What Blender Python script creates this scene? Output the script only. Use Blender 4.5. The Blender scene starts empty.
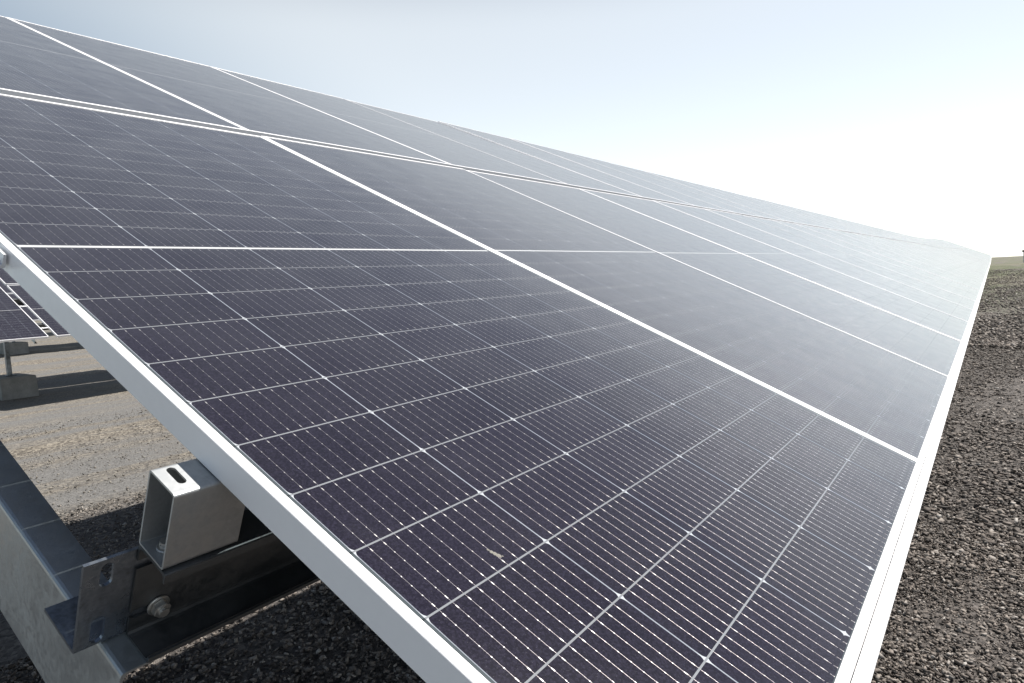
import bpy, bmesh, math, random
import numpy as np
from mathutils import Matrix, Vector

scene = bpy.context.scene
COL = scene.collection
TILT = math.radians(25.0)
H0 = 1.20                        # height of the lower panel edge above the ground
CT, ST = math.cos(TILT), math.sin(TILT)
BASE = Matrix(((1, 0, 0), (0, CT, -ST), (0, ST, CT)))      # panel frame (u, v, w) -> world


def W(u, v, w):
    p = BASE @ Vector((u, v, w))
    return Vector((p.x, p.y, p.z + H0))


# ------------------------------------------------------------------ camera
def make_camera():
    rv = Vector((1.89014692, -0.6952855, 0.89512176))
    R = Matrix.Rotation(rv.length, 3, rv.normalized())      # panel frame -> (right, down, forward)
    right, down, fwd = (BASE @ R[0]), (BASE @ R[1]), (BASE @ R[2])
    cam = bpy.data.cameras.new('camera')
    cam.sensor_width = 36.0
    cam.lens = 671.42 / 1024.0 * 36.0
    cam.clip_start = 0.01
    cam.clip_end = 8000.0
    o = bpy.data.objects.new('camera', cam)
    COL.objects.link(o)
    m = Matrix.Identity(4)
    for i in range(3):
        m[i][0], m[i][1], m[i][2] = right[i], -down[i], -fwd[i]
    loc = W(-0.36357821, 0.0787778, 0.40362265)
    for i in range(3):
        m[i][3] = loc[i]
    o.matrix_world = m
    cam.dof.use_dof = False
    scene.camera = o


make_camera()

# ------------------------------------------------------------------ light
SUN = Vector((0.560, -0.343, 0.943)).normalized()          # towards the sun
ELEV = math.asin(SUN.z)
HAZE_SUN, HAZE_ALL, HAZE_BACK_FILL = 0.340, 0.085, 0.46
wd = bpy.data.worlds.new('World')
scene.world = wd
wd.use_nodes = True
nt = wd.node_tree
nt.nodes.clear()
sky = nt.nodes.new('ShaderNodeTexSky')
sky.sky_type = 'NISHITA'
sky.sun_disc = False
sky.sun_elevation = ELEV
sky.sun_rotation = math.atan2(SUN.x, SUN.y)
sky.altitude = 100.0
sky.air_density = 0.75
sky.dust_density = 0.4
sky.ozone_density = 1.0
bg = nt.nodes.new('ShaderNodeBackground')
bg.inputs['Strength'].default_value = 0.05
wo = nt.nodes.new('ShaderNodeOutputWorld')
nt.links.new(sky.outputs[0], bg.inputs[0])
# pale summer haze of the air itself: strong low down and on the sun's side, with an added fill behind
tc = nt.nodes.new('ShaderNodeTexCoord')
def vmath(op, a, b=None):
    n = nt.nodes.new('ShaderNodeVectorMath'); n.operation = op
    nt.links.new(a, n.inputs[0])
    if b is not None:
        n.inputs[1].default_value = b
    return n
def wmath(op, a, b=None):
    n = nt.nodes.new('ShaderNodeMath'); n.operation = op
    for i, q in enumerate((a, b)):
        if q is None:
            continue
        if isinstance(q, (int, float)):
            n.inputs[i].default_value = q
        else:
            nt.links.new(q, n.inputs[i])
    return n.outputs[0]
dirn = vmath('NORMALIZE', tc.outputs['Generated']).outputs[0]
cosg = vmath('DOT_PRODUCT', dirn, tuple(SUN)).outputs['Value']
sx = nt.nodes.new('ShaderNodeSeparateXYZ'); nt.links.new(dirn, sx.inputs[0])
zz = wmath('MAXIMUM', sx.outputs[2], 0.0)
mr = nt.nodes.new('ShaderNodeMapRange'); mr.interpolation_type = 'SMOOTHSTEP'
nt.links.new(cosg, mr.inputs[0])
mr.inputs[1].default_value = -0.05; mr.inputs[2].default_value = 0.38
hi = nt.nodes.new('ShaderNodeMapRange'); hi.interpolation_type = 'SMOOTHSTEP'
nt.links.new(zz, hi.inputs[0])
hi.inputs[1].default_value = 0.33; hi.inputs[2].default_value = 0.52
hi.inputs[3].default_value = 1.0; hi.inputs[4].default_value = 0.06
hz = wmath('ADD', wmath('MULTIPLY', mr.outputs[0], HAZE_SUN), HAZE_ALL)
mb = nt.nodes.new('ShaderNodeMapRange'); mb.interpolation_type = 'SMOOTHSTEP'
nt.links.new(wmath('MULTIPLY', cosg, -1.0), mb.inputs[0])
mb.inputs[1].default_value = -0.05; mb.inputs[2].default_value = 0.45
hz = wmath('ADD', hz, wmath('MULTIPLY', mb.outputs[0], HAZE_BACK_FILL))  # glow added in the unseen sky behind the camera, lifting left facing sides
hz = wmath('MULTIPLY', hz, hi.outputs[0])
band = wmath('EXPONENT', wmath('MULTIPLY', wmath('POWER', wmath('DIVIDE', zz, 0.17), 2.0), -1.0))
hz = wmath('ADD', hz, wmath('MULTIPLY', wmath('MULTIPLY', band, mr.outputs[0]), 0.22))
bh = nt.nodes.new('ShaderNodeBackground')
hc = nt.nodes.new('ShaderNodeMix'); hc.data_type = 'RGBA'
nt.links.new(mr.outputs[0], hc.inputs['Factor'])
hc.inputs[6].default_value = (0.86, 1.0, 1.0, 1)
hc.inputs[7].default_value = (0.99, 1.0, 0.91, 1)
nt.links.new(hc.outputs[2], bh.inputs[0])
nt.links.new(hz, bh.inputs[1])
ad = nt.nodes.new('ShaderNodeAddShader')
nt.links.new(bg.outputs[0], ad.inputs[0]); nt.links.new(bh.outputs[0], ad.inputs[1])
nt.links.new(ad.outputs[0], wo.inputs[0])

sl = bpy.data.lights.new('sun', 'SUN')
sl.energy = 5.0
sl.angle = math.radians(0.53)
sl.color = (1.0, 0.955, 0.89)
so = bpy.data.objects.new('sun', sl)
COL.objects.link(so)
so.rotation_euler = SUN.to_track_quat('Z', 'Y').to_euler()

scene.view_settings.view_transform = 'Standard'
scene.view_settings.look = 'None'
scene.view_settings.gamma = 1.0
scene.view_settings.use_curve_mapping = False
scene.view_settings.exposure = 0.60


# ------------------------------------------------------------------ object helpers
def link(name, mesh, mat=None, parent=None):
    o = bpy.data.objects.new(name, mesh)
    COL.objects.link(o)
    if mat:
        mesh.materials.append(mat)
    if parent:
        o.parent = parent
    return o


def tag(o, label=None, cat=None, group=None, kind=None):
    if label:
        o['label'] = label
    if cat:
        o['category'] = cat
    if group:
        o['group'] = group
    if kind:
        o['kind'] = kind
    return o


def to_mesh(name, bm, smooth=False):
    bmesh.ops.recalc_face_normals(bm, faces=bm.faces)
    me = bpy.data.meshes.new(name)
    bm.to_mesh(me)
    bm.free()
    if smooth:
        me.polygons.foreach_set('use_smooth', [True] * len(me.polygons))
    return me


def empty(name, mat4):
    o = bpy.data.objects.new(name, None)
    o.empty_display_size = 0.1
    COL.objects.link(o)
    o.matrix_world = mat4
    return o


def pose(u, v, w):
    m = BASE.to_4x4()
    m.translation = W(u, v, w)
    return m


def copy_tree(o, parent=None):
    c = o.copy()
    COL.objects.link(c)
    if parent:
        c.parent = parent
    for ch in list(o.children):
        copy_tree(ch, c)
    return c


def add_box(bm, lo, hi, bevel=0.0):
    vs = [bm.verts.new((x, y, z)) for z in (lo[2], hi[2]) for y in (lo[1], hi[1]) for x in (lo[0], hi[0])]
    fs = [bm.faces.new([vs[i] for i in q]) for q in
          ((0, 2, 3, 1), (4, 5, 7, 6), (0, 1, 5, 4), (2, 6, 7, 3), (0, 4, 6, 2), (1, 3, 7, 5))]
    if bevel:
        es = list({e for f in fs for e in f.edges})
        bmesh.ops.bevel(bm, geom=es, offset=bevel, segments=2, affect='EDGES', profile=0.5)
    return vs


def prism(bm, loop, axis, a, b):
    """closed 2D loop extruded along an axis (0=u: loop is (v, w); 1=v: (u, w); 2=w: (u, v))."""
    def P(p, t):
        if axis == 0:
            return (t, p[0], p[1])
        if axis == 1:
            return (p[0], t, p[1])
        return (p[0], p[1], t)
    A = [bm.verts.new(P(p, a)) for p in loop]
    B = [bm.verts.new(P(p, b)) for p in loop]
    n = len(loop)
    bm.faces.new(A)
    bm.faces.new(list(reversed(B)))
    for i in range(n):
        j = (i + 1) % n
        bm.faces.new((A[i], A[j], B[j], B[i]))


def round_poly(pts, rad, seg=4, closed=True):
    out = []
    n = len(pts)
    for i, p in enumerate(pts):
        r = rad[i] if isinstance(rad, (list, tuple)) else rad
        if (not closed and i in (0, n - 1)) or r <= 0:
            out.append(tuple(p))
            continue
        P, A, B = Vector(p), Vector(pts[i - 1]), Vector(pts[(i + 1) % n])
        a, b = (A - P).normalized(), (B - P).normalized()
        for k in range(seg + 1):
            t = k / seg
            q0 = P + a * r * (1 - t)
            q1 = P + b * r * t
            out.append(tuple(q0.lerp(q1, t)))
    return out


def thick_path(pts, t, rad=0.003):
    """open 2D path -> closed loop of thickness t (to the left of the path), bends rounded."""
    n = len(pts)
    off = []
    for i in range(n):
        P = Vector(pts[i])
        if i == 0:
            d = (Vector(pts[1]) - P).normalized()
            off.append(P + Vector((-d.y, d.x)) * t)
        elif i == n - 1:
            d = (P - Vector(pts[i - 1])).normalized()
            off.append(P + Vector((-d.y, d.x)) * t)
        else:
            d0 = (P - Vector(pts[i - 1])).normalized()
            d1 = (Vector(pts[i + 1]) - P).normalized()
            n0, n1 = Vector((-d0.y, d0.x)), Vector((-d1.y, d1.x))
            m = (n0 + n1).normalized()
            off.append(P + m * (t / max(0.2, m.dot(n0))))
    outer = round_poly([tuple(p) for p in pts], rad, 3, False)
    inner = round_poly([tuple(p) for p in off], max(rad - t, 0.0006), 3, False)
    return outer + inner[::-1]


def capsule(c, length, r, ang=0.0, seg=8):
    """stadium outline round c, long axis turned by ang."""
    pts = []
    h = max(length / 2 - r, 0)
    for s in (1, -1):
        for k in range(seg + 1):
            a = -math.pi / 2 + math.pi * k / seg
            x, y = h + r * math.cos(a), r * math.sin(a)
            pts.append((s * x, s * y))
    ca, sa = math.cos(ang), math.sin(ang)
    return [(c[0] + x * ca - y * sa, c[1] + x * sa + y * ca) for x, y in pts]


def boolean_cut(mesh, cutter_bm):
    a = bpy.data.objects.new('work', mesh)
    COL.objects.link(a)
    bmesh.ops.recalc_face_normals(cutter_bm, faces=cutter_bm.faces)
    cm = bpy.data.meshes.new('work_cut')
    cutter_bm.to_mesh(cm)
    cutter_bm.free()
    b = bpy.data.objects.new('work_cut', cm)
    COL.objects.link(b)
    md = a.modifiers.new('b', 'BOOLEAN')
    md.operation = 'DIFFERENCE'
    md.solver = 'EXACT'
    md.object = b
    bpy.context.view_layer.update()
    dg = bpy.context.evaluated_depsgraph_get()
    out = bpy.data.meshes.new_from_object(a.evaluated_get(dg))
    bpy.data.objects.remove(a)
    bpy.data.objects.remove(b)
    bpy.data.meshes.remove(cm)
    return out


# ------------------------------------------------------------------ node helper
class NT:
    def __init__(self, name):
        self.mat = bpy.data.materials.new(name)
        self.mat.use_nodes = True
        self.t = self.mat.node_tree
        self.t.nodes.clear()

    def node(self, typ, **kw):
        n = self.t.nodes.new(typ)
        for k, v in kw.items():
            setattr(n, k, v)
        return n

    def set(self, sock, v):
        if hasattr(v, 'is_output') or isinstance(v, bpy.types.NodeSocket):
            self.t.links.new(v, sock)
        else:
            sock.default_value = v

    def m(self, op, a, b=None, c=None, clamp=False):
        n = self.node('ShaderNodeMath', operation=op, use_clamp=clamp)
        self.set(n.inputs[0], a)
        if b is not None:
            self.set(n.inputs[1], b)
        if c is not None:
            self.set(n.inputs[2], c)
        return n.outputs[0]

    def mix(self, f, a, b):
        n = self.node('ShaderNodeMix', data_type='RGBA')
        self.set(n.inputs['Factor'], f)
        self.set(n.inputs[6], a if not isinstance(a, tuple) else (*a, 1)[:4])
        self.set(n.inputs[7], b if not isinstance(b, tuple) else (*b, 1)[:4])
        return n.outputs[2]

    def coords(self, kind='Object'):
        return self.node('ShaderNodeTexCoord').outputs[kind]

    def noise(self, vec, scale, detail=4, rough=0.55, w=None):
        n = self.node('ShaderNodeTexNoise')
        self.set(n.inputs['Vector'], vec)
        n.inputs['Scale'].default_value = scale
        n.inputs['Detail'].default_value = detail
        n.inputs['Roughness'].default_value = rough
        return n.outputs['Fac']

    def ramp(self, f, stops):
        n = self.node('ShaderNodeValToRGB')
        e = n.color_ramp.elements
        while len(e) < len(stops):
            e.new(0.5)
        for el, (p, c) in zip(e, stops):
            el.position = p
            el.color = (*c, 1) if len(c) == 3 else c
        self.set(n.inputs[0], f)
        return n.outputs[0]

    def mapping(self, vec, scale=(1, 1, 1), loc=(0, 0, 0)):
        n = self.node('ShaderNodeMapping')
        self.set(n.inputs[0], vec)
        n.inputs['Scale'].default_value = scale
        n.inputs['Location'].default_value = loc
        return n.outputs[0]

    def bump(self, h, strength, dist):
        n = self.node('ShaderNodeBump')
        n.inputs['Strength'].default_value = strength
        n.inputs['Distance'].default_value = dist
        self.set(n.inputs['Height'], h)
        return n.outputs[0]

    def bsdf(self, **kw):
        n = self.node('ShaderNodeBsdfPrincipled')
        for k, v in kw.items():
            k = k.replace('_', ' ')
            if isinstance(v, tuple) and len(v) == 3:
                v = (*v, 1)
            self.set(n.inputs[k], v)
        return n

    def out(self, shader):
        o = self.node('ShaderNodeOutputMaterial')
        self.t.links.new(shader, o.inputs[0])
        return self.mat


# ------------------------------------------------------------------ materials
PW, PL, VM = 1.1358, 2.278, 1.139
V0, V1 = 0.006, 2.254            # frame extent along the slope
LIP = 0.0118


def mat_laminate():
    n = NT('glass laminate with half cut cells')
    co = n.coords()
    sep = n.node('ShaderNodeSeparateXYZ')
    n.set(sep.inputs[0], co)
    u, v = sep.outputs[0], sep.outputs[1]
    CP, RP = 0.1837, 0.0925
    us = n.m('SUBTRACT', u, 0.567 - 3 * CP)
    un = n.m('DIVIDE', us, CP)
    a = n.m('MULTIPLY', n.m('FRACT', un), CP)                      # 0..CP within the cell column
    da = n.m('MINIMUM', a, n.m('SUBTRACT', CP, a))                 # distance to the column line
    vv = n.m('SUBTRACT', n.m('ABSOLUTE', n.m('SUBTRACT', v, VM)), 0.0045)
    vr = n.m('DIVIDE', vv, RP)
    b = n.m('MULTIPLY', n.m('FRACT', vr), RP)
    db = n.m('MINIMUM', b, n.m('SUBTRACT', RP, b))
    # gaps
    colgap = n.m('LESS_THAN', da, 0.00085)
    rowgap = n.m('LESS_THAN', db, 0.00100)
    dia = n.m('LESS_THAN', n.m('ADD', n.m('SQRT', n.m('DIVIDE', da, 0.0062)), n.m('SQRT', n.m('DIVIDE', db, 0.0135))), 1.0)
    mid = n.m('LESS_THAN', vv, 0.0)
    ribbon = n.m('LESS_THAN', vv, -0.0012)
    outu = n.m('GREATER_THAN', n.m('ABSOLUTE', n.m('SUBTRACT', u, 0.567)), 3 * CP)
    outv = n.m('GREATER_THAN', vv, 12 * RP + 0.0055)
    margin = n.m('MAXIMUM', outu, outv)
    gap = n.m('MAXIMUM', n.m('MAXIMUM', colgap, rowgap), n.m('MAXIMUM', dia, margin))
    gap = n.m('MAXIMUM', gap, mid)
    rowgap = n.m('MULTIPLY', rowgap, n.m('LESS_THAN', vv, 11.9 * RP))
    bright_gap = n.m('MAXIMUM', rowgap, dia)
    # wires
    WP = CP / 11.0                                                 # ten wires evenly between the cell edges
    wj = n.m('ROUND', n.m('DIVIDE', a, WP))
    wofs = n.m('SUBTRACT', a, n.m('MULTIPLY', wj, WP))
    dw = n.m('ADD', n.m('ABSOLUTE', wofs), n.m('LESS_THAN', da, WP * 0.5))
    wsig = n.m('DIVIDE', wofs, 0.00021)
    wire = n.m('LESS_THAN', dw, 0.00021)
    PP = RP / 7.0
    pf = n.m('MULTIPLY', n.m('FRACT', n.m('DIVIDE', b, PP)), PP)
    dp = n.m('ABSOLUTE', n.m('SUBTRACT', pf, PP / 2))
    endz = n.m('LESS_THAN', db, 0.0085)
    plen = n.m('ADD', 0.0008, n.m('MULTIPLY', endz, 0.0012))
    pad = n.m('MULTIPLY', n.m('LESS_THAN', dw, n.m('ADD', 0.00044, n.m('MULTIPLY', endz, 0.00012))), n.m('LESS_THAN', dp, plen))
    nogap = n.m('SUBTRACT', 1.0, gap)
    wire = n.m('MULTIPLY', wire, nogap)
    pad = n.m('MULTIPLY', pad, nogap)
    # per cell tone
    cell = n.node('ShaderNodeCombineXYZ')
    n.set(cell.inputs[0], n.m('FLOOR', un))
    n.set(cell.inputs[1], n.m('FLOOR', n.m('MULTIPLY', n.m('SIGN', n.m('SUBTRACT', v, VM)), n.m('ADD', n.m('FLOOR', vr), 1.0))))
    oi = n.node('ShaderNodeObjectInfo')
    n.set(cell.inputs[2], n.m('MULTIPLY', oi.outputs['Random'], 97.0))
    wn = n.node('ShaderNodeTexWhiteNoise', noise_dimensions='3D')
    n.set(wn.inputs['Vector'], cell.outputs[0])
    c0 = n.mix(wn.outputs['Value'], (0.0042, 0.0030, 0.0088), (0.0068, 0.0050, 0.0130))
    mott = n.noise(co, 420.0, 2, 0.6)
    c0 = n.mix(n.m('MULTIPLY', n.m('SUBTRACT', mott, 0.42, clamp=True), 3.0, clamp=True), c0, (0.021, 0.018, 0.034))
    c = n.mix(colgap, c0, (0.26, 0.28, 0.32))
    c = n.mix(bright_gap, c, (0.44, 0.46, 0.49))
    c = n.mix(margin, c, (0.055, 0.068, 0.075))
    c = n.mix(mid, c, (0.055, 0.068, 0.075))
    c = n.mix(n.m('MULTIPLY', ribbon, n.m('SUBTRACT', 1.0, outu)), c, (0.66, 0.66, 0.66))
    c = n.mix(wire, c, (0.42, 0.39, 0.395))
    c = n.mix(pad, c, (0.52, 0.50, 0.49))
    # dust film and specks
    d1 = n.noise(co, 7.0, 5, 0.6)
    d2 = n.noise(co, 900.0, 2, 0.7)
    speck = n.m('GREATER_THAN', d2, 0.685)
    film = n.m('MULTIPLY', n.m('SUBTRACT', d1, 0.36, clamp=True), 0.07)
    dust = n.m('ADD', film, n.m('MULTIPLY', speck, 0.14), clamp=True)
    geo = n.node('ShaderNodeNewGeometry')
    dot = n.node('ShaderNodeVectorMath', operation='DOT_PRODUCT')
    n.t.links.new(geo.outputs['Normal'], dot.inputs[0])
    n.t.links.new(geo.outputs['Incoming'], dot.inputs[1])
    cosv = n.m('MAXIMUM', n.m('ABSOLUTE', dot.outputs['Value']), 0.02)
    # dust layer paling at flat angles, also standing in for lens flare haze
    veil = n.m('SUBTRACT', 1.0, n.m('EXPONENT', n.m('DIVIDE', n.m('MULTIPLY', n.m('ADD', d1, 0.35), -0.009), cosv)))
    c = n.mix(n.m('MAXIMUM', dust, veil), c, (0.46, 0.44, 0.42))
    wavy = n.noise(co, 650.0, 2, 0.5)
    nrm = n.bump(wavy, 0.05, 0.0004)
    rough = n.m('ADD', n.m('ADD', 0.09, n.m('MULTIPLY', d1, 0.10)), n.m('MULTIPLY', n.m('MAXIMUM', wire, pad), 0.26))
    p = n.bsdf(Base_Color=c, Roughness=rough, IOR=1.40, Sheen_Weight=n.m('MULTIPLY', n.m('ADD', d1, 0.5), 0.62), Sheen_Roughness=0.32, Metallic=n.m('MAXIMUM', wire, n.m('MULTIPLY', pad, 0.5)))
    # the wires are round: their normal turns across their width
    nv = n.node('ShaderNodeCombineXYZ')
    n.set(nv.inputs[0], n.m('MULTIPLY', wsig, 0.85))
    nv.inputs[2].default_value = 1.0
    vt = n.node('ShaderNodeVectorTransform', vector_type='NORMAL', convert_from='OBJECT', convert_to='WORLD')
    n.set(vt.inputs[0], nv.outputs[0])
    nm = n.node('ShaderNodeMix', data_type='VECTOR')
    n.set(nm.inputs['Factor'], n.m('MULTIPLY', wire, n.m('SUBTRACT', 1.0, pad)))
    n.set(nm.inputs[4], nrm)
    n.set(nm.inputs[5], vt.outputs[0])
    nz = n.node('ShaderNodeVectorMath', operation='NORMALIZE')
    n.set(nz.inputs[0], nm.outputs[1])
    n.set(p.inputs['Normal'], nz.outputs[0])
    tr = n.node('ShaderNodeBsdfTransparent')
    tr.inputs[0].default_value = (0.8, 0.85, 0.86, 1)
    mx = n.node('ShaderNodeMixShader')
    clear = n.m('MULTIPLY', rowgap, 0.50)
    n.set(mx.inputs[0], clear)
    n.t.links.new(p.outputs[0], mx.inputs[1])
    n.t.links.new(tr.outputs[0], mx.inputs[2])
    return n.out(mx.outputs[0])


def mat_alu(name, col=(0.90, 0.89, 0.90), rough=0.42, metal=0.05):
    n = NT(name)
    co = n.coords()
    s = n.noise(n.mapping(co, (1, 1, 1)), 60.0, 4, 0.6)
    c = n.mix(n.m('MULTIPLY', s, 0.22), col, tuple(x * 0.72 for x in col))
    p = n.bsdf(Base_Color=c, Metallic=metal, Roughness=n.m('ADD', rough - 0.06, n.m('MULTIPLY', s, 0.14)))
    n.set(p.inputs['Normal'], n.bump(n.noise(co, 400.0, 2), 0.05, 0.001))
    return n.out(p.outputs[0])


def mat_galv(name, base=(0.13, 0.14, 0.148), dirt=0.35, rough=0.38, metal=0.85, dirtcol=(0.13, 0.115, 0.10)):
    n = NT(name)
    co = n.coords()
    vo = n.node('ShaderNodeTexVoronoi')
    n.set(vo.inputs['Vector'], co)
    vo.inputs['Scale'].default_value = 95.0
    g = n.node('ShaderNodeSeparateColor')
    n.set(g.inputs[0], vo.outputs['Color'])
    big = n.noise(co, 14.0, 5, 0.65)
    fine = n.noise(co, 130.0, 3, 0.6)
    c = n.mix(n.m('MULTIPLY', g.outputs[0], 0.20), base, tuple(x * 0.6 for x in base))
    stain = n.m('MULTIPLY', n.m('SUBTRACT', n.m('ADD', n.m('MULTIPLY', big, 0.6), n.m('MULTIPLY', fine, 0.4)), 0.45, clamp=True), 5.0, clamp=True)
    c = n.mix(n.m('MULTIPLY', stain, dirt), c, dirtcol)
    r = n.m('ADD', rough, n.m('ADD', n.m('MULTIPLY', stain, 0.22), n.m('MULTIPLY', g.outputs[0], 0.08)))
    p = n.bsdf(Base_Color=c, Metallic=n.m('SUBTRACT', metal, n.m('MULTIPLY', stain, dirt * 0.6), clamp=True), Roughness=r)
    n.set(p.inputs['Normal'], n.bump(n.m('ADD', fine, big), 0.06, 0.0015))
    return n.out(p.outputs[0])


def mat_concrete():
    n = NT('rough concrete')
    co = n.coords()
    a = n.noise(co, 6.0, 6, 0.65)
    b = n.noise(co, 60.0, 4, 0.6)
    c = n.ramp(n.m('ADD', n.m('MULTIPLY', a, 0.7), n.m('MULTIPLY', b, 0.3)), [(0.25, (0.17, 0.17, 0.165)), (0.75, (0.36, 0.355, 0.34))])
    p = n.bsdf(Base_Color=c, Roughness=0.9)
    n.set(p.inputs['Normal'], n.bump(b, 0.5, 0.01))
    return n.out(p.outputs[0])


def mat_stone():
    n = NT('crushed stone')
    geo = n.node('ShaderNodeNewGeometry')
    r = geo.outputs['Random Per Island']
    co = n.coords()
    base = n.ramp(r, [(0.0, (0.035, 0.030, 0.027)), (0.30, (0.115, 0.095, 0.082)), (0.60, (0.22, 0.184, 0.158)),
                      (0.84, (0.36, 0.315, 0.275)), (0.96, (0.42, 0.38, 0.345)), (1.0, (0.50, 0.47, 0.44))])
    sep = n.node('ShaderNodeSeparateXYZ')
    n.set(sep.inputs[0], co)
    side = n.m('MULTIPLY', n.m('SUBTRACT', sep.outputs[1], 5.0), 1.0, clamp=True)  # dark stones also run to the table's shadow edge, deepening its shade
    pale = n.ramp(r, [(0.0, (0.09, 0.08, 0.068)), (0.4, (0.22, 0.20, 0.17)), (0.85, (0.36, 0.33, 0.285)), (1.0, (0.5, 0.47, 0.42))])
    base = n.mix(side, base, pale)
    s = n.noise(co, 160.0, 4, 0.65)
    c = n.mix(n.m('MULTIPLY', s, 0.7), base, (0.05, 0.044, 0.040))
    p = n.bsdf(Base_Color=c, Roughness=0.82)
    n.set(p.inputs['Normal'], n.bump(s, 0.5, 0.003))
    return n.out(p.outputs[0])


def mat_ground():
    n = NT('gravelly earth')
    co = n.coords()
    sep = n.node('ShaderNodeSeparateXYZ')
    n.set(sep.inputs[0], co)
    x, y = sep.outputs[0], sep.outputs[1]
    fine = n.noise(co, 42.0, 5, 0.75)
    mid = n.noise(co, 3.0, 5, 0.6)
    bands = n.noise(n.mapping(co, (0.10, 1.3, 1)), 1.0, 4, 0.6)          # tyre worn bands along the rows
    far = n.noise(n.mapping(co, (0.03, 0.09, 1)), 1.0, 5, 0.65)
    vo = n.node('ShaderNodeTexVoronoi')
    n.set(vo.inputs['Vector'], co)
    vo.inputs['Scale'].default_value = 38.0
    g = n.node('ShaderNodeSeparateColor')
    n.set(g.inputs[0], vo.outputs['Color'])
    # pale stony soil of the lane behind the table
    pale = n.ramp(n.m('ADD', n.m('MULTIPLY', fine, 0.55), n.m('MULTIPLY', g.outputs[0], 0.45)),
                  [(0.30, (0.065, 0.055, 0.045)), (0.48, (0.165, 0.143, 0.114)), (0.75, (0.35, 0.31, 0.25))])
    greyer = n.ramp(fine, [(0.35, (0.085, 0.082, 0.078)), (0.65, (0.24, 0.232, 0.22))])
    lane = n.mix(n.ramp(bands, [(0.42, (0, 0, 0)), (0.58, (1, 1, 1))]), pale, greyer)
    # dark crushed stone in front, carried to the table's shadow edge to deepen it
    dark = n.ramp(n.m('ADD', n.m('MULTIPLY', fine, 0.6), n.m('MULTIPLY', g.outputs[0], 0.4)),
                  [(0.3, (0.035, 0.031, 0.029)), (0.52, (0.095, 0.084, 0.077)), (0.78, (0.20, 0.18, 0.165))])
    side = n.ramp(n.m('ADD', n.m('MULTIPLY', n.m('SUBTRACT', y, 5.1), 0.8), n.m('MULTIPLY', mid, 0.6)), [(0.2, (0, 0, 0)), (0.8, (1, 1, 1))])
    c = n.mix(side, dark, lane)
    # thin grass further off
    grassy = n.ramp(far, [(0.38, (0.115, 0.10, 0.09)), (0.46, (0.15, 0.135, 0.11)), (0.52, (0.085, 0.098, 0.045)), (0.60, (0.15, 0.14, 0.095))])
    gm = n.node('ShaderNodeMapRange')
    n.set(gm.inputs[0], n.m('ADD', x, n.m('MULTIPLY', far, 30.0)))
    gm.inputs[1].default_value = 26.0
    gm.inputs[2].default_value = 66.0
    c = n.mix(gm.outputs[0], c, grassy)
    p = n.bsdf(Base_Color=c, Roughness=0.95)
    h = n.m('ADD', n.m('MULTIPLY', fine, 1.0), n.m('MULTIPLY', g.outputs[0], 0.6))
    n.set(p.inputs['Normal'], n.bump(h, 0.8, 0.022))
    return n.out(p.outputs[0])


def mat_plain(name, col, rough=0.6, metal=0.0):
    n = NT(name)
    s = n.noise(n.coords(), 30.0, 4, 0.6)
    c = n.mix(n.m('MULTIPLY', s, 0.3), col, tuple(x * 0.6 for x in col))
    return n.out(n.bsdf(Base_Color=c, Roughness=rough, Metallic=metal).outputs[0])


M_LAM = mat_laminate()
M_FRAME = mat_alu('anodised frame')
M_RAIL = mat_alu('edge trim aluminium', (0.76, 0.76, 0.77), 0.45, 0.25)
M_GALV = mat_galv('galvanised steel')
M_GALV_TUBE = mat_galv('bright galvanised tube', (0.50, 0.515, 0.52), 0.2, 0.48, 0.94)
M_GALV_DARK = mat_galv('stained plate and shaded post steel', (0.24, 0.275, 0.32), 0.9, 0.26, 0.9, (0.045, 0.042, 0.042))
M_GALV_RAFTER = mat_galv('galvanised rafter', (0.46, 0.495, 0.51), 0.18, 0.33, 0.80, (0.30, 0.26, 0.215))
M_BOLT = mat_galv('zinc bolt', (0.62, 0.61, 0.58), 0.15, 0.30, 0.9)
M_CONC = mat_concrete()
M_STONE = mat_stone()
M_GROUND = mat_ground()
M_POLE = mat_plain('painted pole', (0.5, 0.5, 0.5))
M_LAMP = mat_plain('dark lamp housing', (0.05, 0.05, 0.055))


# ------------------------------------------------------------------ terrain
def sstep(a, b, x):
    t = np.clip((np.asarray(x, float) - a) / (b - a), 0, 1)
    return t * t * (3 - 2 * t)


def terrain(x, y):
    x = np.asarray(x, float)
    y = np.asarray(y, float)
    z = -0.20 * sstep(4.5, 12.5, y)
    z = z + 0.43 * sstep(48, 90, x) - 3.5 * sstep(95, 420, x)
    z = z - 2.5 * sstep(120, 500, np.abs(y))
    return z


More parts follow.
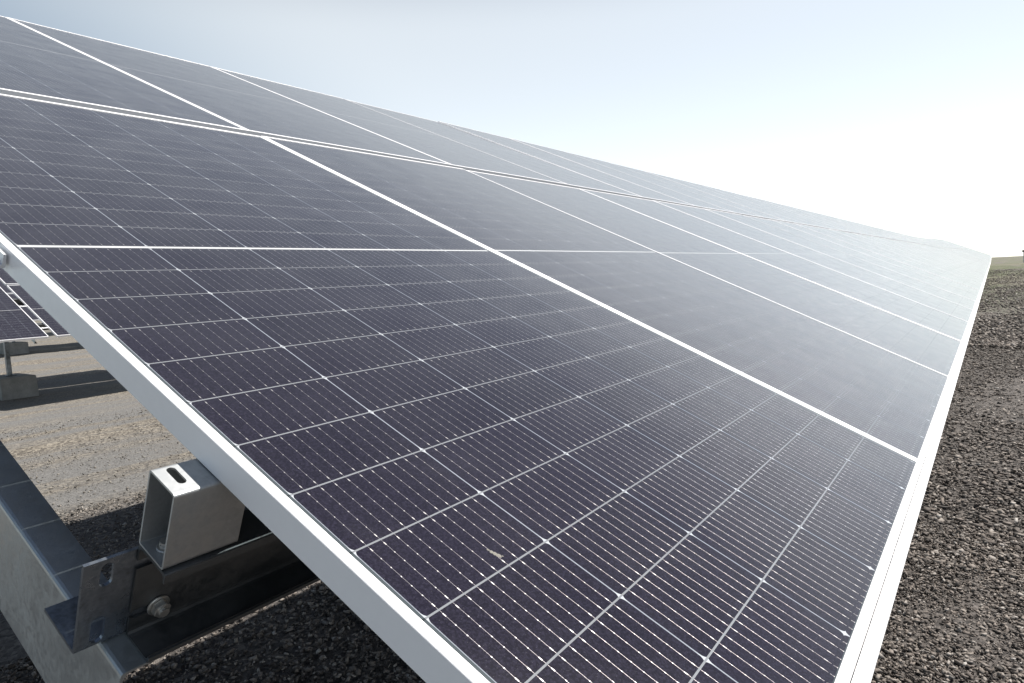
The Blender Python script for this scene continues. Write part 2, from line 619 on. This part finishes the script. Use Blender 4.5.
def build_ground():
    def axis(lo, hi, near_lo, near_hi, step):
        out = list(np.arange(near_lo, near_hi + 1e-6, step))
        d, p = step, near_hi
        while p < hi:
            d *= 1.22
            p = min(p + d, hi)
            out.append(p)
        d, p = step, near_lo
        pre = []
        while p > lo:
            d *= 1.22
            p = max(p - d, lo)
            pre.append(p)
        return np.array(pre[::-1] + out)
    xs = axis(-2500, 2500, -2, 110, 0.5)
    ys = axis(-2500, 2500, -6, 32, 0.35)
    X, Y = np.meshgrid(xs, ys)
    rng = np.random.RandomState(3)
    Z = terrain(X, Y)
    near = (np.abs(X) < 120) & (np.abs(Y) < 40)
    Z = Z + near * (0.018 * np.sin(X * 0.9 + 1.3 * np.sin(Y * 1.1)) + 0.014 * np.sin(Y * 2.1 + X * 0.35) + 0.008 * rng.randn(*X.shape))
    nx, ny = len(xs), len(ys)
    idx = np.arange(nx * ny).reshape(ny, nx)
    f = np.stack([idx[:-1, :-1], idx[:-1, 1:], idx[1:, 1:], idx[1:, :-1]], -1).reshape(-1, 4)
    me = bpy.data.meshes.new('ground')
    me.vertices.add(nx * ny)
    me.vertices.foreach_set('co', np.stack([X, Y, Z], -1).ravel())
    me.loops.add(f.size)
    me.loops.foreach_set('vertex_index', f.ravel())
    me.polygons.add(len(f))
    me.polygons.foreach_set('loop_start', np.arange(0, f.size, 4))
    me.polygons.foreach_set('use_smooth', np.ones(len(f), bool))
    me.update(calc_edges=True)
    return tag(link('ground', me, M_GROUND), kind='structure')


build_ground()


def build_gravel():
    rng = np.random.RandomState(11)
    ico = np.array([(a, b, c) for c in (-1, 1) for b in (-1, 1) for a in (-1, 1)], float) * 0.72
    fac = np.array([(0, 2, 3), (0, 3, 1), (4, 5, 7), (4, 7, 6), (0, 1, 5), (0, 5, 4), (2, 6, 7), (2, 7, 3), (0, 4, 6), (0, 6, 2), (1, 3, 7), (1, 7, 5)])

    def patch(n, x0, x1, y0, y1, smin, smax, p=2.2, q=1.0):
        x = x0 + (x1 - x0) * rng.rand(n) ** p
        y = y0 + (y1 - y0) * rng.rand(n) ** q
        s = smin * (smax / smin) ** (rng.rand(n) ** 1.9)
        return x, y, s
    parts = [patch(120000, 0.35, 4.2, -1.7, 0.30, 0.0035, 0.0135, 1.4), patch(60000, 3.6, 16.0, -4.2, 0.5, 0.006, 0.023, 1.5), patch(22000, 14.0, 75.0, -5.0, 0.5, 0.018, 0.05, 2.2),
             patch(30000, -0.3, 2.6, 0.3, 3.4, 0.005, 0.016, 1.0), patch(16000, 0.8, 6.5, 3.4, 5.6, 0.005, 0.013, 1.0), patch(14000, 0.8, 8.5, 5.0, 11.0, 0.004, 0.012, 1.0),
             patch(500, 0.35, 6.0, -3.0, 0.30, 0.014, 0.022, 1.3)]
    x = np.concatenate([p[0] for p in parts])
    y = np.concatenate([p[1] for p in parts])
    s = np.concatenate([p[2] for p in parts])
    n = len(x)
    z = terrain(x, y) + 0.02 * rng.rand(n) + 0.012
    # random orientation
    q = rng.randn(n, 4)
    q /= np.linalg.norm(q, axis=1)[:, None]
    w_, a, b, c = q.T
    R = np.stack([1 - 2 * (b * b + c * c), 2 * (a * b - c * w_), 2 * (a * c + b * w_), 2 * (a * b + c * w_), 1 - 2 * (a * a + c * c), 2 * (b * c - a * w_),
                  2 * (a * c - b * w_), 2 * (b * c + a * w_), 1 - 2 * (a * a + b * b)], -1).reshape(n, 3, 3)
    sc = s[:, None] * np.stack([0.75 + 0.7 * rng.rand(n), 0.5 + 0.45 * rng.rand(n), 0.22 + 0.35 * rng.rand(n)], -1)
    v = ico[None] * (1 + 1.15 * (rng.rand(n, 8, 3) - 0.5)) * sc[:, None, :]
    # stones lie flat: tilt the random rotation towards the vertical axis
    ang = rng.rand(n) * 6.283
    Rz = np.zeros((n, 3, 3))
    Rz[:, 0, 0] = np.cos(ang); Rz[:, 0, 1] = -np.sin(ang); Rz[:, 1, 0] = np.sin(ang); Rz[:, 1, 1] = np.cos(ang); Rz[:, 2, 2] = 1
    flat = rng.rand(n) < 0.6
    tx = rng.randn(n) * 0.35
    Rx = np.zeros((n, 3, 3))
    Rx[:, 0, 0] = 1; Rx[:, 1, 1] = np.cos(tx); Rx[:, 1, 2] = -np.sin(tx); Rx[:, 2, 1] = np.sin(tx); Rx[:, 2, 2] = np.cos(tx)
    R[flat] = (Rz @ Rx)[flat]
    v = np.einsum('nij,nkj->nki', R, v) + np.stack([x, y, z], -1)[:, None]
    f = fac[None] + 8 * np.arange(n)[:, None, None]
    me = bpy.data.meshes.new('gravel')
    me.vertices.add(n * 8)
    me.vertices.foreach_set('co', v.ravel())
    f = f.reshape(-1, 3)
    me.loops.add(f.size)
    me.loops.foreach_set('vertex_index', f.ravel())
    me.polygons.add(len(f))
    me.polygons.foreach_set('loop_start', np.arange(0, f.size, 3))
    me.update(calc_edges=True)
    o = link('gravel', me, M_STONE)
    return tag(o, 'loose dark crushed stone strewn over the ground round the panel row', 'gravel', kind='stuff')


build_gravel()


# ------------------------------------------------------------------ solar panel
def frame_mesh():
    """mitred C section swept round the four sides; top lip at w = 0."""
    e = 0.0007
    prof = [(0, -0.035), (0, -e), (e, 0), (LIP - e, 0), (LIP, -e), (LIP, -0.0013), (0.0018, -0.0013), (0.0018, -0.0332), (0.026, -0.0332), (0.026, -0.035)]
    bm = bmesh.new()
    ring = []
    for cx, cy, sx, sy in ((0, V0, 1, 1), (PW, V0, -1, 1), (PW, V1, -1, -1), (0, V1, 1, -1)):
        ring.append([bm.verts.new((cx + sx * d, cy + sy * d, w)) for d, w in prof])
    n = len(prof)
    for k in range(4):
        A, B = ring[k], ring[(k + 1) % 4]
        for i in range(n):
            j = (i + 1) % n
            bm.faces.new((A[i], A[j], B[j], B[i]))
    return to_mesh('panel_frame', bm)


def laminate_mesh():
    bm = bmesh.new()
    add_box(bm, (0.003, V0 + 0.003, -0.0075), (PW - 0.003, V1 - 0.003, -0.0014))
    return to_mesh('panel_laminate', bm)


def junction_mesh():
    bm = bmesh.new()
    add_box(bm, (-0.035, -0.05, -0.024), (0.035, 0.05, 0.0), 0.004)
    return to_mesh('junction_box', bm)


FRAME_ME, LAM_ME, JB_ME = frame_mesh(), laminate_mesh(), junction_mesh()
FRAME_ME.materials.append(M_FRAME)
LAM_ME.materials.append(M_LAM)
JB_ME.materials.append(M_LAMP)


def new_panel(mat4, label, group):
    t = empty('solar_panel', mat4)
    tag(t, label, 'solar panel', group)
    for nm, me in (('frame', FRAME_ME), ('cell_laminate', LAM_ME)):
        o = bpy.data.objects.new(nm, me)
        COL.objects.link(o)
        o.parent = t
    return t


proto = new_panel(pose(0, 0, 0), 'nearest large solar panel filling the foreground, dark cells with silver wires', 'solar panels of the long foreground row')


def place_panel(first, mat4, label, group):
    t = proto if first else copy_tree(proto)
    t.matrix_world = mat4
    t['label'] = label
    t['group'] = group
    return t


NTH = ['first', 'second', 'third', 'fourth', 'fifth', 'sixth', 'seventh', 'eighth', 'ninth', 'tenth']
STEP = 1.137
G1 = 'solar panels of the long foreground row'
UP_V = 2.318
rnd = random.Random(5)


def table_matrix(u, v, w, y0=0.0, z0=0.0, tilt=0.0, slope=True):
    """pose of a panel whose lower left corner sits at (u, v, w) of the table with lower edge at y0."""
    B = BASE
    if tilt:
        B = Matrix.Rotation(tilt, 3, 'X') @ BASE
    p = BASE @ Vector((u, v, w))
    x0, x1 = p.x, p.x + STEP
    za, zb = float(terrain(x0, y0)), float(terrain(x1, y0))
    m = B
    if slope:
        m = Matrix.Rotation(-math.atan2(zb - za, STEP), 3, 'Y') @ B
    m4 = m.to_4x4()
    m4.translation = Vector((p.x, p.y + y0, p.z + H0 + z0 + za))
    return m4


N1 = 84
for k in range(N1):
    if k == 0:
        lab = 'nearest large solar panel filling the foreground, dark cells with silver wires'
    elif k < 8:
        lab = '%s solar panel along the lower tier of the long row, counted from the near end' % NTH[k]
    else:
        lab = 'far panel of the lower tier washed pale by sky reflection, seen nearly edge on'
    place_panel(k == 0, table_matrix(k * STEP, 0, rnd.uniform(-0.001, 0.001), tilt=math.radians(rnd.uniform(-0.06, 0.06)) if k else 0.0), lab, G1)
    if k == 0:
        lab = 'nearest solar panel of the upper tier, at the top left'
    elif k < 8:
        lab = '%s solar panel along the upper tier of the long row, counted from the near end' % NTH[k]
    else:
        lab = 'far panel of the upper tier washed pale by sky reflection, seen nearly edge on'
    tl = math.radians((-0.8 if k < 4 else -0.58) + (rnd.uniform(-0.05, 0.05) if k else 0.0))
    place_panel(False, table_matrix(k * STEP - 0.004, UP_V, rnd.uniform(-0.001, 0.001), tilt=tl), lab, G1)


# thin trim rail along the lower edge of the foreground row
def rail_mesh(length):
    bm = bmesh.new()
    loop = thick_path([(0.0048, -0.0012), (-0.011, -0.0008), (-0.011, -0.020)], 0.0016, 0.002)
    prism(bm, loop, 0, 0.0, length)
    return to_mesh('edge_trim', bm)


RAIL_ME = rail_mesh(4 * STEP - 0.002)
RAIL_ME.materials.append(M_RAIL)
for k in range(0, N1, 4):
    o = bpy.data.objects.new('edge_trim', RAIL_ME)
    COL.objects.link(o)
    m4 = table_matrix(k * STEP, 0, 0)
    x1 = (k + 4) * STEP
    dz = float(terrain(x1, 0)) - float(terrain(k * STEP, 0))
    m = (Matrix.Rotation(-math.atan2(dz, 4 * STEP), 3, 'Y') @ BASE).to_4x4()
    m.translation = m4.translation
    o.matrix_world = m
    if k == 0:
        lab = 'bright aluminium trim strip along the lower edge of the nearest panels'
    elif k == 4:
        lab = 'second aluminium trim strip along the lower edge, beyond the nearest four panels'
    else:
        lab = 'distant aluminium trim strip along the lower edge of the far panels'
    tag(o, lab, 'trim strip', 'trim strips along the lower edge')


# ------------------------------------------------------------------ mounting structure of the near end
def hex_bolt(name, parent, u, v, w, axis, r=0.0105, head=0.008, mat=M_BOLT, washer=0.016):
    """hex head and washer; axis 1 points to -v, axis 2 to +w."""
    bm = bmesh.new()
    hexp = [(r * math.cos(math.pi / 3 * i + 0.3), r * math.sin(math.pi / 3 * i + 0.3)) for i in range(6)]
    if axis == 1:
        prism(bm, [(u + a, w + b) for a, b in hexp], 1, v - 0.0032 - head, v - 0.003)
        bmesh.ops.bevel(bm, geom=list(bm.edges), offset=0.0007, segments=2, affect='EDGES')
        prism(bm, [(u + 0.0054 * math.cos(i * 0.5236), w + 0.0054 * math.sin(i * 0.5236)) for i in range(12)], 1, v - 0.0032 - head - 0.004, v - 0.0033 - head)
    else:
        prism(bm, [(u + a, v + b) for a, b in hexp], 2, w + 0.003, w + 0.003 + head)
        bmesh.ops.bevel(bm, geom=list(bm.edges), offset=0.0007, segments=2, affect='EDGES')
        prism(bm, [(u + 0.006 * math.cos(i * 0.5236), v + 0.006 * math.sin(i * 0.5236)) for i in range(12)], 2, w + 0.0031 + head, w + 0.006 + head)
    b = link(name, to_mesh('bolt', bm), mat, parent)
    bm = bmesh.new()
    circ = [(washer * math.cos(i * math.pi / 12), washer * math.sin(i * math.pi / 12)) for i in range(24)]
    if axis == 1:
        prism(bm, [(u + a, w + c) for a, c in circ], 1, v - 0.0028, v - 0.0002)
    else:
        prism(bm, [(u + a, v + c) for a, c in circ], 2, w + 0.0002, w + 0.0028)
    bmesh.ops.bevel(bm, geom=list(bm.edges), offset=0.0006, segments=1, affect='EDGES')
    link('washer', to_mesh('washer', bm), mat, b)
    return b


ROT4 = BASE.to_4x4()


def at_panel(o, u, v, w):
    """give an object built in panel coordinates about (u, v, w) its place."""
    o.matrix_world = pose(u, v, w)


# square tube spacer under the panel frame, open end towards the left
BU0, BU1, BV0, BV1, BW0, BW1 = -0.0465, 0.036, 0.572, 0.6205, -0.1285, -0.0362
bm = bmesh.new()
Ov = [(BV0, BW0), (BV1, BW0), (BV1, BW1), (BV0, BW1)]
outer = round_poly(Ov, 0.004, 4)
th = 0.0024
inner = round_poly([(BV0 + th, BW0 + th), (BV1 - th, BW0 + th), (BV1 - th, BW1 - th), (BV0 + th, BW1 - th)], 0.0018, 4)
rings = {}
for nm, lp in (('o', outer), ('i', inner)):
    for x in (BU0, BU1):
        rings[nm, x] = [bm.verts.new((x, a, b)) for a, b in lp]
n_ = len(outer)
for i in range(n_):
    j = (i + 1) % n_
    bm.faces.new((rings['o', BU0][i], rings['o', BU0][j], rings['o', BU1][j], rings['o', BU1][i]))
    bm.faces.new((rings['i', BU0][i], rings['i', BU1][i], rings['i', BU1][j], rings['i', BU0][j]))
    bm.faces.new((rings['o', BU0][j], rings['o', BU0][i], rings['i', BU0][i], rings['i', BU0][j]))
    bm.faces.new((rings['o', BU1][i], rings['o', BU1][j], rings['i', BU1][j], rings['i', BU1][i]))
for v_ in bm.verts:
    v_.co -= Vector((BU0, BV0, BW0))
me = to_mesh('tube_wall', bm)
cut = bmesh.new()
prism(cut, capsule((-0.0300 - BU0, 0.6005 - BV0), 0.029, 0.0046, math.pi / 2), 2, BW1 - BW0 - 0.008, BW1 - BW0 + 0.01)
me = boolean_cut(me, cut)
SP_ME = me
t_sp = empty('spacer_tube', pose(BU0, BV0, BW0))
tag(t_sp, 'short open ended galvanised square tube with a slotted top under the near panel edge', 'steel tube')
link('tube_wall', SP_ME, M_GALV_TUBE, t_sp)
hex_bolt('bolt', t_sp, -0.031 - BU0, 0.598 - BV0, th, 2, 0.0065, 0.0045, M_BOLT, 0.0085)

# C purlin under it
CW0, CW1 = -0.2533, -0.1290
tC = empty('purlin', pose(-0.0465, 0.62, CW0))
tag(tC, 'dark galvanised steel channel running under the lower edge of the panels, bolted at its end', 'steel channel')
bm = bmesh.new()
hC = CW1 - CW0
path = [(-0.054, hC - 0.012), (-0.054, hC), (0, hC), (0, 0), (-0.050, 0), (-0.050, 0.008)]
prism(bm, thick_path(path, -0.0028, 0.004), 0, 0.0, 9.0)
me = to_mesh('channel_wall', bm)
cut = bmesh.new()
prism(cut, capsule((0.0105, 0.0985), 0.030, 0.0058), 1, -0.01, 0.01)
prism(cut, capsule((0.0195, 0.0285), 0.040, 0.0058), 1, -0.01, 0.01)
me = boolean_cut(me, cut)
link('channel_wall', me, M_GALV, tC)
hex_bolt('bolt', tC, 0.0300, -0.0029, 0.0285, 1, 0.0098, 0.0085, M_BOLT, 0.0125)

# angle bracket
tA = empty('angle_bracket', pose(-0.0975, 0.6210, CW0))
tag(tA, 'stained steel angle bracket with two slots between the channel and the inclined beam', 'bracket')
bm = bmesh.new()
# L section in (v, w), extruded along u: upright at small v, foot reaching up the slope
prism(bm, thick_path([(0.0, 0.1170), (0.0, 0.0), (0.0735, 0.0)], 0.004, 0.005), 0, 0.0, 0.125)
me = to_mesh('angle_plate', bm)
cut = bmesh.new()
prism(cut, capsule((0.0228, 0.0965), 0.030, 0.0064, math.pi / 2), 1, -0.004, 0.008)
prism(cut, capsule((0.0205, 0.0235), 0.036, 0.0070, math.pi / 2), 1, -0.004, 0.0038 + 0.004)
me = boolean_cut(me, cut)
link('angle_plate', me, M_GALV_DARK, tA)

# inclined rafter the channel rests on
RU0, RU1, RW1, RH = -0.0725, -0.0276, CW0 - 0.0004, 0.164
tR = empty('rafter_beam', pose(RU0, 0.5735, RW1))
tag(tR, 'deep galvanised steel beam sloping up at the lower left under the panels', 'steel beam')
bm = bmesh.new()
wR = RU1 - RU0
pathR = [(wR, -RH), (0, -RH), (0, 0), (wR, 0)]
prism(bm, thick_path(pathR, -0.003, 0.0055), 1, 0.0, 3.75)
link('beam_wall', to_mesh('beam_wall', bm), M_GALV_RAFTER, tR)

# second channel, out of sight behind the first panel, and two more under the upper tier
for vv in (1.70, 2.92, 4.05):
    bm = bmesh.new()
    prism(bm, thick_path(path, -0.0028, 0.004), 0, 0.0, 9.0)
    o = link('purlin', to_mesh('channel_wall', bm), M_GALV)
    o.matrix_world = pose(-0.0465, vv + 0.02, CW0)
    tag(o, 'galvanised steel channel hidden under the panels further up the slope', 'steel channel', 'channels under the foreground panels')

# end clamp on the frame at the left border of the photo
tE = empty('end_clamp', pose(-0.03, 1.118, -0.036))
tag(tE, 'small light grey clamp gripping the outer frame edge of the nearest panel', 'clamp')
bm = bmesh.new()
prism(bm, thick_path([(0.0265, 0.030), (0.0265, 0.010), (0.004, 0.010)], -0.0035, 0.003), 1, 0.0, 0.030)
link('clamp_body', to_mesh('clamp_body', bm), M_RAIL, tE)
bm = bmesh.new()
prism(bm, [(0.0130 + 0.0055 * math.cos(i * 1.0472), 0.015 + 0.0065 * math.sin(i * 1.0472)) for i in range(6)], 2, 0.0102, 0.0175)
link('bolt', to_mesh('clamp_bolt', bm), M_BOLT, tE)


# ------------------------------------------------------------------ posts, blocks and other rows
def block_mesh(lx, ly, h):
    bm = bmesh.new()
    vs = add_box(bm, (-lx / 2, -ly / 2, 0), (lx / 2, ly / 2, h))
    for v_ in vs:
        if v_.co.z > 0:
            v_.co.x *= 0.96
            v_.co.y *= 0.96
    bmesh.ops.bevel(bm, geom=list(bm.edges), offset=0.012, segments=2, affect='EDGES')
    return to_mesh('concrete_block', bm)


BLOCK_ME = block_mesh(0.60, 0.95, 0.44)
BLOCK_ME.materials.append(M_CONC)


def support(x, y0, vpost, lab_block, lab_post, gb, gp):
    """concrete ballast block with a steel post carrying the table."""
    y = y0 + vpost * CT
    zg = float(terrain(x, y))
    zrow = float(terrain(x, y0))
    b = bpy.data.objects.new('concrete_block', BLOCK_ME)
    COL.objects.link(b)
    b.location = (x, y, zg - 0.03)
    tag(b, lab_block, 'concrete block', gb)
    ztop = H0 + zrow + vpost * ST - 0.44
    z0 = zg + 0.41
    bm = bmesh.new()
    hh = ztop - z0
    prism(bm, thick_path([(0.035, -0.045), (-0.035, -0.045), (-0.035, 0.045), (0.035, 0.045)], -0.004, 0.006), 2, 0.012, hh)
    p = empty('support_post', Matrix.Translation((x, y, z0)))
    tag(p, lab_post, 'post', gp)
    link('post_wall', to_mesh('post_wall', bm), M_GALV_DARK, p)  # darker steel puts the shade under the tables into the colour
    bm = bmesh.new()
    add_box(bm, (-0.09, -0.09, 0.0), (0.09, 0.09, 0.012), 0.002)
    link('base_plate', to_mesh('base_plate', bm), M_GALV, p)


def simple_rafter(x, y0, label):
    bm = bmesh.new()
    prism(bm, thick_path(pathR, -0.003, 0.0055), 1, 0.0, 3.75)
    o = link('rafter_beam', to_mesh('beam_wall', bm), M_GALV_RAFTER)
    m = BASE.to_4x4()
    p = BASE @ Vector((x, 0.566, RW1))
    m.translation = (p.x, p.y + y0, p.z + H0 + float(terrain(x, y0)))
    o.matrix_world = m
    tag(o, label, 'steel beam', 'rafters under the rows')


support(-0.05, 0.0, 3.1, 'concrete block under the foreground table, at its near end', 'steel post under the upper tier of the foreground table',
        'blocks under the foreground table', 'posts under the foreground table')

for xs_ in (4.6, 9.2, 13.8):
    simple_rafter(xs_ - 0.022, 0.0, 'steel beam under the long row, shaded by its panels')
    for vp in (1.1, 3.3):
        support(xs_, 0.0, vp, 'concrete block under the long row, shaded by its panels', 'steel post under the long row, shaded by its panels',
                'blocks under the foreground table', 'posts under the foreground table')

ROW2, ROW3, ROW4 = 13.2, 26.6, 40.0
GAP_L, GAP_R = 4.41, 4.54


def back_panels(xs, y0, labels, group):
    for x, (lo, up) in zip(xs, labels):
        place_panel(False, table_matrix(x, 0, 0, y0, slope=False), lo, group)
        place_panel(False, table_matrix(x, UP_V, 0, y0, slope=False), up, group)


def back_purlins(x0, x1, y0, label):
    for vv in (0.60, 1.70, 2.92, 4.05):
        bm = bmesh.new()
        prism(bm, thick_path(path, -0.0028, 0.004), 0, 0.0, x1 - x0)
        o = link('purlin', to_mesh('channel_wall', bm), M_GALV)
        p = BASE @ Vector((x0, vv + 0.02, CW0 + 0.09))
        m = BASE.to_4x4()
        m.translation = (p.x, p.y + y0, p.z + H0 + float(terrain(x0, y0)))
        o.matrix_world = m
        tag(o, label, 'steel channel', 'channels under the rows behind')


G2 = 'panels of the second row behind'
xs = [GAP_L - STEP * (i + 1) + 0.003 for i in range(3)]
labs = [('lower panel just left of the gap in the row behind, at the left border', 'upper panel left of the gap in the row behind')] + \
       [('panel further left in the row behind', 'panel further left in the row behind')] * 2
back_panels(xs, ROW2, labs, G2)
xs = [GAP_R + STEP * i for i in range(4)]
labs = [('lower panel right of the gap in the row behind, beside the nearest frame', 'upper panel right of the gap in the row behind')] + \
       [('panel further right in the row behind, hidden by the nearest panel', 'panel further right in the row behind, hidden by the nearest panel')] * 3
back_panels(xs, ROW2, labs, G2)
back_purlins(GAP_L - 3 * STEP, GAP_R + 4 * STEP, ROW2, 'steel channel crossing the gap in the row behind')
for y0, lab in ((ROW3, 'panel of the third row back, hidden behind the second row'), (ROW4, 'panel of the fourth row back, hidden behind the other rows')):
    for i in range(9):
        x = (5.0 if y0 == ROW3 else 9.0) + STEP * i
        for v_ in (0, UP_V):
            place_panel(False, table_matrix(x, v_, 0, y0, slope=False), lab, 'panels of the rows further back')

# clamps bridging the gap in the second row
for i, vv in enumerate((0.36, 1.30)):
    bm = bmesh.new()
    add_box(bm, (0.0, -0.018, -0.006), (GAP_R - GAP_L, 0.018, 0.004), 0.002)
    add_box(bm, (0.02, -0.012, 0.0042), (0.05, 0.012, 0.012), 0.002)
    o = link('gap_clamp', to_mesh('gap_clamp', bm), M_RAIL)
    p = BASE @ Vector((GAP_L + 0.001, vv, -0.012))
    m = BASE.to_4x4()
    m.translation = (p.x, p.y + ROW2, p.z + H0 + float(terrain(GAP_L, ROW2)))
    o.matrix_world = m
    tag(o, 'small bright clamp bridging the gap between two panels in the row behind', 'clamp', 'clamps in the gap of the row behind')

BX = 4.44
support(BX, ROW2, 2.35, 'grey concrete block under the row behind, nearest to the left border', 'dark steel post standing on the nearer concrete block',
        'concrete blocks under the rows behind', 'posts under the rows behind')
support(8.75, ROW3, 2.0, 'small distant concrete block behind the nearer one, under the third row', 'dark steel post on the distant concrete block',
        'concrete blocks under the rows behind', 'posts under the rows behind')
simple_rafter(BX - 0.02, ROW2, 'steel beam under the second row above the concrete block')

# ------------------------------------------------------------------ far lamp pole on the horizon at the right border
cam_l = scene.camera.matrix_world.translation
px, py = cam_l.x + 1.26396 * 110, cam_l.y - 0.0375 * 110
zg = float(terrain(px, py))
tP = empty('lamp_pole', Matrix.Translation((px, py, zg)))
tag(tP, 'tiny lamp pole on the horizon at the right border', 'lamp pole')
bm = bmesh.new()
prism(bm, [(0.06 * math.cos(i * 0.785), 0.06 * math.sin(i * 0.785)) for i in range(8)], 2, 0.0, cam_l.z + 0.35 - zg)
link('pole', to_mesh('pole', bm), M_POLE, tP)
bm = bmesh.new()
add_box(bm, (-0.18, -0.20, cam_l.z + 0.355 - zg), (0.18, 0.20, cam_l.z + 0.70 - zg), 0.04)
link('lamp_head', to_mesh('lamp_head', bm), M_LAMP, tP)

# dried bird dropping on the nearest panel
bm = bmesh.new()
rb = random.Random(4)
for (du, dv, r) in ((0, 0, 0.0036), (-0.0012, 0.0040, 0.0030), (-0.0024, 0.0075, 0.0028), (-0.003, 0.0115, 0.0018), (0.003, -0.003, 0.0012)):
    c = [bm.verts.new((du + r * (0.8 + 0.4 * rb.random()) * math.cos(a * 0.6283), dv + r * (0.8 + 0.5 * rb.random()) * math.sin(a * 0.6283), 0.0)) for a in range(10)]
    top = bm.verts.new((du, dv, 0.0007))
    for i in range(10):
        bm.faces.new((c[i], c[(i + 1) % 10], top))
o = link('bird_dropping', to_mesh('bird_dropping', bm, True), mat_plain('dried dropping', (0.20, 0.19, 0.165), 0.8))
o.matrix_world = pose(0.135, 0.3165, -0.0013)
tag(o, 'small pale dried bird dropping on the cells of the nearest panel', 'bird dropping')
